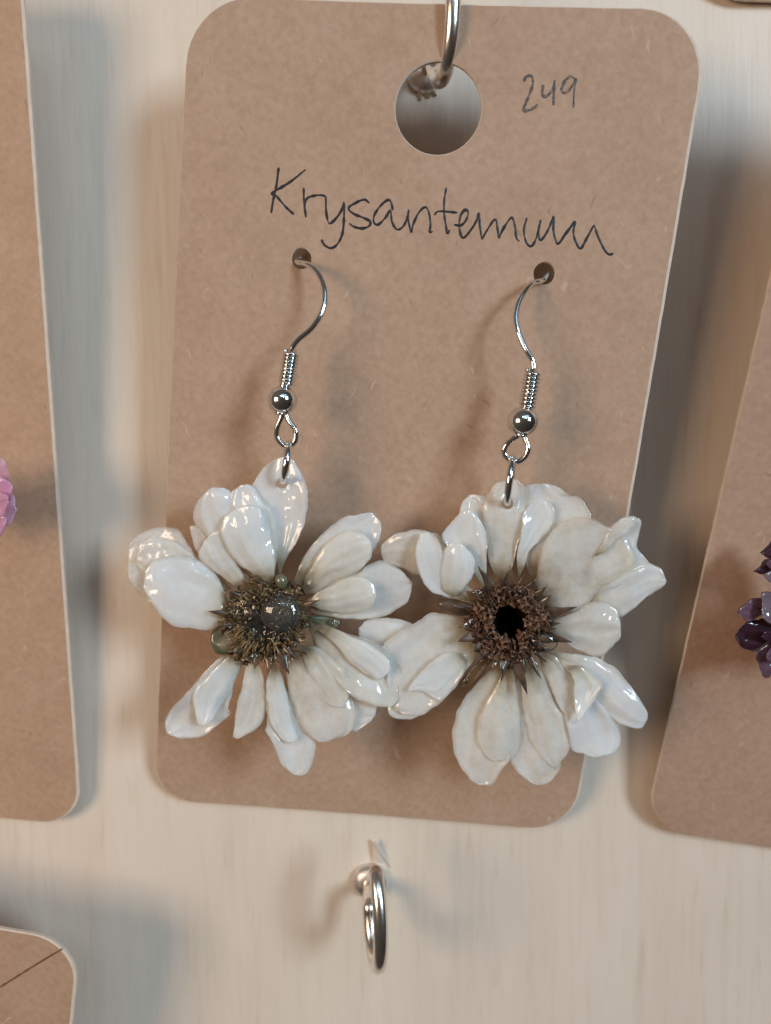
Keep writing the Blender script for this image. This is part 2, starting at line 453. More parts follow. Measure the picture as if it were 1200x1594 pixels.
def sliver(pts, lift, name='splinter'):
    """a raised wood splinter: base line on the board, lifted tip"""
    P = [at(x, y, h) for x, y, h in pts]
    V = P + [p + Vector((0.12, 0.35, -0.05)) for p in P]
    n = len(P)
    Fc = [tuple(range(n)), tuple(range(2 * n - 1, n - 1, -1))] + [(i, i + n, (i + 1) % n + n, (i + 1) % n) for i in range(n)]
    o = mesh_obj(name, V, Fc, M_WOOD, board, smooth=False)
    return o
sliver([(579, 1342, 0.2), (582, 1309, 1.0), (586, 1320, 1.1), (600, 1344, 0.3), (592, 1343, 0.9)], 0)
sliver([(603, 1346, 0.1), (584, 1312, 0.9), (596, 1330, 0.5), (606, 1352, 0.2)], 0)
for q in ([(649, 148, .1), (652, 139, .5), (656, 150, .6), (653, 156, .2)], [(660, 147, .1), (663, 138, .6), (668, 149, .5), (664, 153, .1)],
          [(670, 143, .1), (673, 139, .7), (679, 146, .5), (675, 149, .1)]):
    sliver(q, 0)

# ------------------------------------------------------------------ cards
def inside(poly, x, y):
    c = False; j = len(poly) - 1
    for i in range(len(poly)):
        xi, yi = poly[i]; xj, yj = poly[j]
        if (yi > y) != (yj > y) and x < (xj - xi) * (y - yi) / (yj - yi) + xi: c = not c
        j = i
    return c
def rounded(corners, rad, seg=9):
    """corners in mm (x,z), rad per corner -> smooth outline"""
    out = []
    n = len(corners)
    for i in range(n):
        p = Vector(corners[i]); a = Vector(corners[i - 1]); b = Vector(corners[(i + 1) % n])
        r = rad[i] if isinstance(rad, (list, tuple)) else rad
        d1 = (a - p).normalized(); d2 = (b - p).normalized()
        s = p + d1 * r; e_ = p + d2 * r
        L = (out and (s - Vector(out[-1])).length) or 0
        for k in range(seg + 1):
            t = k / seg
            # circular-ish corner
            k1 = 0.5523
            c1 = s - d1 * r * k1; c2 = e_ - d2 * r * k1
            q = s * (1 - t) ** 3 + c1 * 3 * t * (1 - t) ** 2 + c2 * 3 * t * t * (1 - t) + e_ * t ** 3
            out.append((q.x, q.y))
    # subdivide long edges with a faint unevenness
    res = []
    for i in range(len(out)):
        a = Vector(out[i]); b = Vector(out[(i + 1) % len(out)])
        L = (b - a).length; k = max(1, int(L / 1.2))
        nn = Vector((b.y - a.y, a.x - b.x)).normalized() if L > 0 else Vector((0, 0))
        for j in range(k):
            q = a.lerp(b, j / k)
            if k > 1: q = q + nn * 0.05 * noise.noise(Vector((q.x * 1.3, q.y * 1.3, 3.1)))
            res.append((q.x, q.y))
    return res
def build_card(name, sheet, corners_px, rad, holes_px, mat, thick, label, group):
    cs = [sheet.hit(*c) for c in corners_px]
    outer = rounded([(c.x, c.z) for c in cs], rad)
    holes = []
    for (px, py, rx) in holes_px:
        c = sheet.hit(px, py); e1 = sheet.hit(px + rx, py)
        r = (e1 - c).length
        k = 40 if r > 2 else 20
        holes.append([(c.x + r * math.cos(2 * math.pi * i / k), c.z + r * math.sin(2 * math.pi * i / k)) for i in range(k)])
    ch = 0.12
    def inset(loop, d):
        n = len(loop); out = []
        ar = sum(loop[i][0] * loop[(i + 1) % n][1] - loop[(i + 1) % n][0] * loop[i][1] for i in range(n))
        sg = 1 if ar > 0 else -1
        for i in range(n):
            a = Vector(loop[i - 1]); b = Vector(loop[(i + 1) % n]); t = (b - a).normalized()
            dd = d * (0.8 + 1.7 * max(0, t.y * sg) - 0.3 * max(0, -t.y * sg)) if d > 0 and d < 0.5 else d
            out.append((loop[i][0] - t.y * dd * sg, loop[i][1] + t.x * dd * sg))
        return out
    loops_out = [outer] + holes
    loops_in = [inset(outer, ch)] + [inset(h, -ch * (0.7 if len(h) > 30 else 0.3)) for h in holes]
    pts = []; edges = []
    for lp in loops_in:
        b = len(pts); pts += [Vector(q) for q in lp]
        edges += [(b + i, b + (i + 1) % len(lp)) for i in range(len(lp))]
    xs = [q[0] for q in outer]; zs = [q[1] for q in outer]
    x = min(xs) + 1
    o2 = loops_in[0]
    inner_test = inset(outer, 0.9)
    while x < max(xs):
        z = min(zs) + 1
        while z < max(zs):
            if inside(inner_test, x, z) and not any((Vector(h[0]) - Vector(h[len(h) // 2])).length / 2 + 0.5 > (Vector((x, z)) - (Vector(h[0]) + Vector(h[len(h) // 2])) / 2).length for h in holes):
                pts.append(Vector((x, z)))
            z += 2.2
        x += 2.2
    r = geometry.delaunay_2d_cdt(pts, edges, [], 0, 1e-6)
    vv, ff = r[0], r[2]
    tri = []
    for f in ff:
        c = sum((Vector(vv[i]) for i in f), Vector((0, 0))) / len(f)
        if inside(loops_in[0], c.x, c.y) and not any(inside(h, c.x, c.y) for h in loops_in[1:]):
            tri.append(tuple(f))
    root = empty(name, sheet.put(sum(xs) / len(xs), min(zs)), label, 'earring card', group)
    V = []; Fc = []; fm = []
    off = len(vv)
    for q in vv: V.append(sheet.put(q[0], q[1], thick))
    for q in vv: V.append(sheet.put(q[0], q[1], 0))
    for f in tri:
        a = sum(vv[f[i]][0] * vv[f[(i + 1) % 3]][1] - vv[f[(i + 1) % 3]][0] * vv[f[i]][1] for i in range(3))
        g = f if a > 0 else f[::-1]
        Fc.append(tuple(g)); fm.append(0)
        Fc.append(tuple(i + off for i in g[::-1])); fm.append(0)
    # rim: chamfer + wall (pale cut edge)
    for lo, li in zip(loops_out, loops_in):
        n = len(lo)
        b = len(V)
        for q in li: V.append(sheet.put(q[0], q[1], thick))
        for q in lo: V.append(sheet.put(q[0], q[1], thick - 0.09))
        for q in lo: V.append(sheet.put(q[0], q[1], 0.05))
        for q in li: V.append(sheet.put(q[0], q[1], 0.0))
        for k in range(3):
            for i in range(n):
                j = (i + 1) % n
                Fc.append((b + k * n + i, b + (k + 1) * n + i, b + (k + 1) * n + j, b + k * n + j)); fm.append(1 if k > 0 else 1)
    o = mesh_obj('card_sheet', rel(root, V), Fc, None, root, smooth=False, mats=[mat, M_EDGE], fmat=fm)
    bm = bmesh.new(); bm.from_mesh(o.data); bmesh.ops.recalc_face_normals(bm, faces=bm.faces)
    bm.to_mesh(o.data); bm.free()
    return root
def ink(name, strokes, sheet, thick, width, mat, root, seed=1):
    """pen strokes laid as thin raised ink on the card"""
    rnd = random.Random(seed)
    V = []; Fc = []
    for li, st in enumerate(strokes):
        n = max(8, int(sum((Vector(a) - Vector(b)).length for a, b in zip(st, st[1:])) / 2.2))
        P2 = catmull(st, n)
        P = [sheet.hit(q.x, q.y, thick) for q in P2]
        b = len(V)
        for i, p in enumerate(P):
            t = (P[min(i + 1, n)] - P[max(i - 1, 0)]).normalized()
            s = Vector((t.z, 0, -t.x)).normalized()
            w = width * (0.88 + 0.60 * noise.noise(Vector((i * 0.26, li * 3.7, seed)))) * (0.55 if i in (0, n) else 1)
            up = 0.012 + 0.002 * li
            for k, (sx_, hh) in enumerate(((-1, 0.004), (-0.5, up), (0.5, up), (1, 0.004))):
                q = p + s * w * 0.5 * sx_
                V.append(Vector((q.x, -(sheet.h(q.x, q.z) + thick + hh), q.z)))
        for i in range(n):
            for k in range(3):
                a = b + i * 4 + k
                Fc.append((a, a + 1, a + 5, a + 4))
    return mesh_obj(name, rel(root, V), Fc, mat, root)

TH = 0.5
G_CARD = 'kraft earring cards hanging on the board'
sh_c = Sheet((690, 104), (575, 1290), 10.8, 1.2, yaw=0.030, bow=0.35, bowz=0.5)
card = build_card('earring_card', sh_c, [(296, -4), (243, 1242), (891, 1292), (1108, 18)], [6.2, 5.0, 5.4, 6.6],
                  [(682, 172, 67), (470, 404, 15.5), (846, 427, 17)], M_KRAFT, TH,
                  'central brown kraft card with Krysantemum and 249 written on it', G_CARD)
z3 = lambda L: [(400 + x / 4, 240 + y / 4) for x, y in L]
z4 = lambda L: [(660 + x * .26667, 280 + y * .26667) for x, y in L]
z5 = lambda L: [(580 + x * .3, y * .3) for x, y in L]
word = [z3([(135, 82), (120, 200), (100, 290), (88, 368)]),
        z3([(303, 95), (210, 170), (120, 225), (85, 245)]), z3([(85, 245), (120, 262), (180, 330), (230, 375)]),
        z3([(290, 210), (293, 300), (305, 395)]), z3([(303, 385), (296, 320), (312, 275), (350, 260), (395, 255), (428, 262)]),
        z3([(428, 262), (430, 350), (440, 410), (455, 432), (500, 390), (530, 340), (542, 300), (540, 420), (530, 500), (500, 560), (460, 585), (420, 565), (400, 530)]),
        z3([(700, 305), (670, 283), (620, 300), (570, 335), (600, 370), (660, 395), (705, 420), (695, 450), (650, 462), (600, 450), (575, 430)]),
        z3([(845, 350), (835, 300), (815, 285), (770, 320), (730, 380), (728, 425), (755, 438), (800, 395), (830, 350), (840, 420), (870, 468), (905, 455), (935, 400), (945, 345)]),
        z3([(945, 345), (940, 400), (960, 490)]), z3([(960, 490), (975, 430), (1010, 360), (1050, 330), (1072, 370), (1080, 440), (1075, 485), (1095, 480)]),
        z4([(130, 45), (118, 120), (118, 200), (130, 280), (135, 315), (150, 290)]), z4([(60, 205), (80, 185), (130, 185), (195, 192)]),
        z4([(175, 262), (215, 265), (245, 235), (258, 190), (240, 175), (215, 205), (205, 260), (215, 320), (230, 338), (260, 310), (300, 250), (322, 190)]),
        z4([(322, 190), (325, 260), (338, 348)]), z4([(338, 348), (370, 290), (415, 230), (430, 290), (437, 342)]),
        z4([(437, 342), (460, 290), (510, 220), (530, 270), (540, 340), (558, 358)]),
        z4([(600, 222), (583, 290), (595, 360), (625, 388), (655, 340), (682, 232)]), z4([(682, 232), (668, 300), (680, 352), (720, 300), (758, 210)]),
        z4([(758, 210), (755, 290), (768, 350), (785, 372), (830, 310), (883, 240)]), z4([(883, 240), (872, 310), (890, 370), (915, 400), (950, 340), (992, 262)]),
        z4([(992, 262), (1020, 340), (1055, 410), (1080, 435), (1105, 430)])]
ink('handwritten_name', word, sh_c, TH, 0.27, M_INK, card, 3)
ink('handwritten_price', [z5([(785, 425), (795, 400), (825, 395), (830, 440), (805, 510), (778, 575)]), z5([(778, 575), (820, 570), (858, 543)]),
                          z5([(885, 440), (880, 490), (900, 500), (930, 470), (945, 415)]), z5([(945, 415), (940, 480), (938, 548)]),
                          z5([(1050, 410), (1025, 398), (995, 425), (980, 470), (1005, 480), (1040, 440), (1055, 405)]), z5([(1055, 405), (1045, 480), (1042, 558)])],
    sh_c, TH, 0.30, M_PENCIL, card, 5)

sh_l = Sheet((-200, 60), (-150, 1265), 8.0, 1.2, yaw=0.0, bow=0.3)
card_l = build_card('earring_card', sh_l, [(-560, -60), (-440, 1235), (130, 1282), (35, -75)], 5.0, [], M_KRAFT_L, TH,
                    'kraft card at the left edge holding the pink flower earring', G_CARD)
sh_r = Sheet((1500, 100), (1300, 1330), 16.5, 1.2, yaw=0.01)
card_r = build_card('earring_card', sh_r, [(1304, -40), (1001, 1287), (1560, 1370), (1980, 40)], 5.2, [], M_KRAFT_R, TH,
                    'kraft card at the right edge holding the purple flower earring', G_CARD)
sh_ll = Sheet((-150, 1420), (-200, 2400), 12.0, 3.0)
card_ll = build_card('earring_card', sh_ll, [(-520, 1352), (-480, 2500), (20, 2500), (128, 1462)], [6, 6, 6, 5.2], [], M_KRAFT_L, TH,
                     'kraft card in the bottom left corner with a thin brown diagonal line', G_CARD)
ink('drawn_line', [[(97, 1477), (60, 1499), (20, 1524), (-40, 1562), (-120, 1610)]], sh_ll, TH, 0.26, M_LINE, card_ll, 8)
sh_u = Sheet((1400, -900), (1400, 0), 11.0, 0.6)
card_u = build_card('earring_card', sh_u, [(1085, -1100), (1085, 2), (1640, 14), (1700, -1100)], 5.0, [], M_KRAFT, TH,
                    'kraft card above, only its bottom edge showing in the top right corner', G_CARD)

# ------------------------------------------------------------------ cup hooks
def cup_hook(cpx, cpy, label, yaw, twist):
    c = at(cpx, cpy, 0)
    root = empty('cup_hook', c, label, 'cup hook', 'nickel cup hooks screwed into the board')
    Rz = Matrix.Rotation(yaw, 3, 'Z')
    r = 0.80
    path2 = [(0, 0), (1.8, 0.05), (3.6, 0.1)]
    cy, cz, ry, rz = 9.0, 1.4, 3.7, 5.8
    for k in range(0, 36):
        a = R(194 + k * (236 / 35.0))
        path2.append((cy + ry * math.cos(a), cz + rz * math.sin(a)))
    path = [c + Rz @ Vector((max(0, y - 5.2) * twist, -y, z)) for y, z in path2]
    path = [Vector(q) for q in catmull(path, 90)]
    tube_obj('hook_wire', path, lambda t: r, M_HOOK, root, 20)
    tipv, tipf = ball(path[-1], r * .96, r * .96, r * .96, 16, 10)
    mesh_obj('hook_tip', rel(root, tipv), tipf, M_HOOK, root)
    # domed collar
    V = []; Fc = []; nu = 36
    prof = [(2.12, 0.0), (2.14, 0.35), (2.02, 0.8), (1.75, 1.15), (1.35, 1.38), (0.86, 1.5), (0.5, 1.55)]
    for rr, hh in prof:
        for k in range(nu):
            a = 2 * math.pi * k / nu
            V.append(c + Vector((rr * math.cos(a), -hh, rr * math.sin(a))))
    for i in range(len(prof) - 1):
        for k in range(nu):
            Fc.append((i * nu + k, i * nu + (k + 1) % nu, (i + 1) * nu + (k + 1) % nu, (i + 1) * nu + k))
    Fc.append(tuple((len(prof) - 1) * nu + k for k in range(nu)))
    mesh_obj('hook_collar', rel(root, V), Fc, M_COLLAR, root)
    return root
cup_hook(576, 1368, 'empty nickel cup hook screwed in below the central card', R(1), 0.20)
cup_hook(662, 116, 'nickel cup hook through the round hole of the central card', R(5), 0.16)

# ------------------------------------------------------------------ petals
def petal(name, pts, tip, mat, parent, hb, ht, T=0.30, cup=0.5, lump=0.45, bulge=0.0, seed=0, hole=None, N=42, M=26, rag=2.8, fold=0.21):
    """pts: outline traced from the base round by the tip (index) back to the base; hb, ht: height off the board of base and tip"""
    A = catmull(pts[:tip + 1], N)
    B = catmull([pts[0]] + pts[:tip - 1:-1], N)
    # ease rows so that both ends close roundly
    for side_, Q in ((1, A), (2, B)):
        c0 = (A[N // 2] + B[N // 2]) / 2
        for i in range(1, N + 1):
            k = rag * (0.4 + 0.9 * i / N) * noise.noise(Vector((Q[i].x * 0.055, Q[i].y * 0.055, seed * 3.1))) + rag * 0.45 * noise.noise(Vector((Q[i].x * 0.16, Q[i].y * 0.16, seed * 1.7)))
            if i == N: k *= 0.0
            Q[i] = Q[i] + (Q[i] - c0).normalized() * k
    V = []; UV = []; Fc = []; RIM = []
    def surf(i, j, side):
        t = i / N; s = 2 * j / M - 1
        u = math.sin(s * math.pi / 2)
        p = A[i].lerp(B[i], (u + 1) / 2)
        w = (A[i] - B[i]).length * 0.067
        et = t * t * (3 - 2 * t)
        h = hb + (ht - hb) * (0.6 * t + 0.4 * et) + bulge * math.sin(math.pi * t)
        h += 0.62 * cup * (u * u - 0.35) * min(1.0, w / 5.0) * math.sin(math.pi * min(1, t * 0.9 + .05)) 
        nv = Vector((p.x * 0.022, p.y * 0.022, seed * 7.3))
        h += lump * 0.8 * noise.noise(nv) * (0.3 + t)
        h += math.sin(seed * 12.9) * 0.16 * u * w * 0.5 * math.sin(math.pi * min(1, t * .95))
        # longitudinal folds with sharp creases, and a crinkled outer rim
        f1 = noise.noise(Vector((u * 1.5 + seed * 5.1, t * 1.3, seed * 0.9)))
        f2 = noise.noise(Vector((u * 3.4 + seed * 2.3, t * 2.2, seed * 1.9)))
        env = min(1.0, w / 4.0) * math.sin(math.pi * min(1, 0.12 + t * 0.88)) ** 0.7
        h += fold * env * (1 - 3.0 * abs(f1)) * 0.7 + fold * 0.26 * env * (0.6 - 2.2 * abs(f2))
        rim_ = max(0.0, abs(u) - 0.6) / 0.4
        h += fold * 1.2 * rim_ * noise.noise(Vector((t * 5.5, u * 2, seed * 4.4))) * min(1, w / 4.0)
        h += fold * 1.6 * max(0, t - 0.7) / 0.3 * noise.noise(Vector((u * 2.6, seed * 3.7, 1.5))) * min(1, w / 4.0)
        th = T * (max(0.0, 1 - u * u) ** 0.30) * (min(1, t * 5) ** 0.6) * (min(1.0, (1 - t) * 12) ** 0.4)
        th = min(th, w * 0.9)
        h += th * 0.5 if side else -th * 0.5
        return at(p.x, p.y, h)
    idx = {}
    for side in (1, 0):
        for i in range(N + 1):
            for j in range(M + 1):
                rim = j in (0, M) or i in (0, N)
                if rim and side == 0:
                    idx[(0, i, j)] = idx[(1, i, j)]; continue
                if i in (0, N) and j > 0:
                    idx[(side, i, j)] = idx[(side, i, 0)]; continue
                idx[(side, i, j)] = len(V)
                V.append(surf(i, j, side)); UV.append(((j / M) + seed * 0.37, i / N)); RIM.append((max(abs(math.sin((2 * j / M - 1) * math.pi / 2)) ** 2, (i / N) ** 6), 0))
    for side in (1, 0):
        for i in range(N):
            for j in range(M):
                q = [idx[(side, i, j)], idx[(side, i + 1, j)], idx[(side, i + 1, j + 1)], idx[(side, i, j + 1)]]
                q = [a for k, a in enumerate(q) if a != q[k - 1]]
                if len(set(q)) < 3: continue
                Fc.append(tuple(q) if side else tuple(q[::-1]))
    if hole:
        hx, hy, hr = hole
        # pull the surface open round the punched hole (front and back), then bridge the rims
        def pix(v):
            d = rot.transposed() @ (v - camP)
            return Vector((CX + F * d.x / -d.z, CY - F * d.y / -d.z))
        PX = [pix(v) for v in V]
        kill = set()
        for fi, f in enumerate(Fc):
            if any((PX[a] - Vector((hx, hy))).length < hr for a in f): kill.add(fi)
        keepf = [f for fi, f in enumerate(Fc) if fi not in kill]
        cnt = {}
        for f in keepf:
            for a, b in zip(f, f[1:] + f[:1]): cnt.setdefault(frozenset((a, b)), []).append(1)
        bv = {a for e_, c in cnt.items() if len(c) == 1 for a in e_}
        for a in bv:
            d = PX[a] - Vector((hx, hy))
            q = Vector((hx, hy)) + d.normalized() * hr
            V[a] = at(q.x, q.y, -V[a].y)
        Fc = keepf
    o = mesh_obj(name, rel(parent, V), Fc, mat, parent, uvs=UV)
    rl = o.data.uv_layers.new(name='rim')
    for lp in o.data.loops: rl.data[lp.index].uv = RIM[lp.vertex_index]
    if hole:
        bm = bmesh.new(); bm.from_mesh(o.data)
        be = [e_ for e_ in bm.edges if e_.is_boundary]
        try: bmesh.ops.bridge_loops(bm, edges=be)
        except Exception: pass
        for f in bm.faces: f.smooth = True
        bm.to_mesh(o.data); bm.free()
    return o

r1 = lambda L: [(180 + x * .2007, 680 + y * .2008) for x, y in L]
r2 = lambda L: [(400 + x * .2167, 680 + y * .2167) for x, y in L]
r3 = lambda L: [(240 + x * .1833, 960 + y * .1833) for x, y in L]
r4 = lambda L: [(400 + x * .2167, 940 + y * .2167) for x, y in L]
r5 = lambda L: [(560 + x * .225, 730 + y * .225) for x, y in L]
r6 = lambda L: [(800 + x * .2167, 730 + y * .2167) for x, y in L]
r7 = lambda L: [(560 + x * .225, 940 + y * .225) for x, y in L]
r8 = lambda L: [(780 + x * .2167, 940 + y * .2167) for x, y in L]
ident = lambda L: L
# (transform, tip index, material, base h, tip h, cup, outline)   heights in mm off the board
LEFT = [
 (r1, 7, 'clear', 12.0, 11.0, 0.5, [(900, 1180), (640, 940), (520, 760), (460, 705), (300, 705), (150, 780), (100, 850), (85, 960), (95, 1080), (150, 1180), (260, 1290), (420, 1250), (650, 1200)]),
 (r1, 5, 'cream', 12.6, 12.2, -0.6, [(880, 1200), (640, 935), (460, 815), (290, 775), (190, 830), (150, 940), (200, 1040), (400, 1100), (700, 1180)]),
 (r1, 6, 'white', 13.2, 14.6, -0.9, [(880, 1300), (800, 1090), (640, 955), (450, 920), (300, 960), (232, 1030), (222, 1130), (240, 1230), (290, 1310), (360, 1400), (450, 1465), (600, 1490), (710, 1505), (835, 1450), (865, 1370)]),
 (r1, 3, 'clear', 12.2, 12.2, 0.3, [(800, 980), (640, 900), (600, 820), (565, 685), (640, 700), (720, 820)]),
 (r1, 6, 'white', 12.6, 13.2, -0.8, [(1040, 1080), (800, 940), (690, 800), (625, 690), (603, 600), (640, 500), (720, 400), (760, 385), (840, 395), (905, 430), (960, 560), (1050, 800)]),
 (r1, 4, 'pale', 13.0, 14.0, -0.7, [(960, 1190), (760, 1040), (660, 960), (640, 900), (690, 790), (760, 735), (850, 740), (900, 900), (1010, 1110)]),
 (ident, 4, 'white', 12.8, 13.8, -0.6, [(424, 905), (372, 850), (352, 800), (358, 770), (373, 755), (390, 757), (408, 778), (422, 800), (432, 850)]),
 (ident, 7, 'white', 12.4, 12.8, 0.3, [(436, 896), (424, 860), (406, 810), (392, 777), (392, 757), (403, 737), (419, 719), (437, 712), (455, 716), (469, 736), (478, 762), (477, 805), (466, 835), (450, 862), (440, 882)]),
 (ident, 8, 'white', 14.6, 15.4, -1.2, [(418, 910), (392, 893), (370, 877), (354, 858), (345, 838), (344, 818), (352, 801), (368, 790), (388, 785), (408, 797), (420, 825), (428, 860), (428, 895)]),
 (r2, 6, 'pale', 12.4, 11.6, 0.5, [(260, 1040), (330, 870), (430, 740), (530, 640), (640, 575), (740, 550), (840, 552), (880, 600), (897, 650), (885, 720), (830, 830), (700, 1000), (500, 1090), (340, 1090)]),
 (r2, 8, 'cream', 13.2, 13.6, -0.9, [(330, 1120), (340, 1020), (390, 930), (450, 820), (520, 740), (620, 680), (720, 680), (790, 715), (828, 770), (815, 860), (740, 960), (640, 1010), (540, 1045), (430, 1120)]),
 (r2, 6, 'pale', 12.2, 10.8, 0.4, [(380, 1240), (450, 1130), (700, 990), (790, 920), (880, 895), (980, 920), (1118, 1050), (1110, 1110), (1080, 1180), (1010, 1240), (900, 1290), (740, 1310), (560, 1300), (430, 1275)]),
 (r2, 6, 'cream', 13.2, 13.4, -0.9, [(340, 1190), (430, 1120), (540, 1060), (680, 1003), (780, 1020), (845, 1075), (862, 1130), (830, 1210), (760, 1250), (660, 1272), (540, 1262), (420, 1230)]),
 (r3, 7, 'pale', 12.4, 11.6, 0.8, [(720, 230), (560, 340), (400, 500), (280, 640), (150, 770), (95, 870), (88, 940), (110, 1000), (200, 1035), (300, 1040), (400, 1020), (500, 950), (580, 880), (648, 822), (628, 770), (680, 580), (750, 400), (775, 300)]),
 (r3, 7, 'white', 13.0, 13.4, -0.8, [(720, 250), (560, 395), (440, 500), (350, 580), (325, 680), (340, 800), (370, 900), (420, 930), (490, 880), (560, 760), (640, 640), (700, 500), (750, 370)]),
 (r3, 6, 'cream', 12.6, 12.2, 0.4, [(850, 260), (785, 330), (765, 480), (740, 620), (710, 720), (690, 850), (665, 1020), (705, 1040), (780, 1010), (850, 970), (930, 880), (955, 780), (950, 620), (920, 480), (885, 370)]),
 (r4, 8, 'pale', 12.2, 11.6, 0.6, [(110, 400), (75, 560), (68, 720), (75, 860), (60, 910), (110, 990), (135, 1070), (170, 1150), (250, 1228), (320, 1234), (385, 1175), (417, 1080), (420, 1000), (340, 880), (250, 700), (180, 540), (140, 440)]),
 (r4, 6, 'white', 12.9, 13.0, -0.5, [(105, 420), (70, 540), (65, 640), (80, 780), (110, 880), (160, 960), (240, 1000), (300, 975), (262, 880), (235, 740), (205, 600), (165, 480)]),
 (r4, 7, 'pale', 12.0, 10.8, 0.3, [(400, 260), (470, 480), (560, 700), (620, 850), (690, 915), (740, 900), (800, 865), (848, 810), (857, 740), (840, 620), (720, 430), (560, 280)]),
 (r4, 7, 'cream', 12.7, 12.2, -0.6, [(260, 330), (213, 420), (213, 560), (240, 700), (290, 840), (350, 930), (420, 985), (500, 993), (590, 965), (680, 915), (702, 810), (690, 700), (650, 590), (620, 470), (540, 390), (400, 320)]),
 (r4, 6, 'cream', 13.2, 13.6, -0.6, [(310, 290), (340, 440), (385, 570), (450, 670), (540, 740), (600, 750), (640, 720), (668, 640), (640, 500), (560, 400), (440, 310)]),
 (r4, 9, 'cream', 12.9, 12.8, 0.7, [(370, 180), (450, 143), (540, 165), (640, 210), (750, 240), (880, 290), (970, 350), (1020, 430), (1030, 510), (1005, 620), (1010, 690), (960, 745), (860, 735), (750, 700), (650, 640), (560, 540), (480, 400), (410, 280)]),
 (r4, 5, 'white', 13.5, 14.6, -0.5, [(440, 190), (560, 290), (650, 400), (740, 480), (830, 530), (880, 545), (950, 480), (930, 390), (830, 300), (690, 240), (550, 175)]),
]
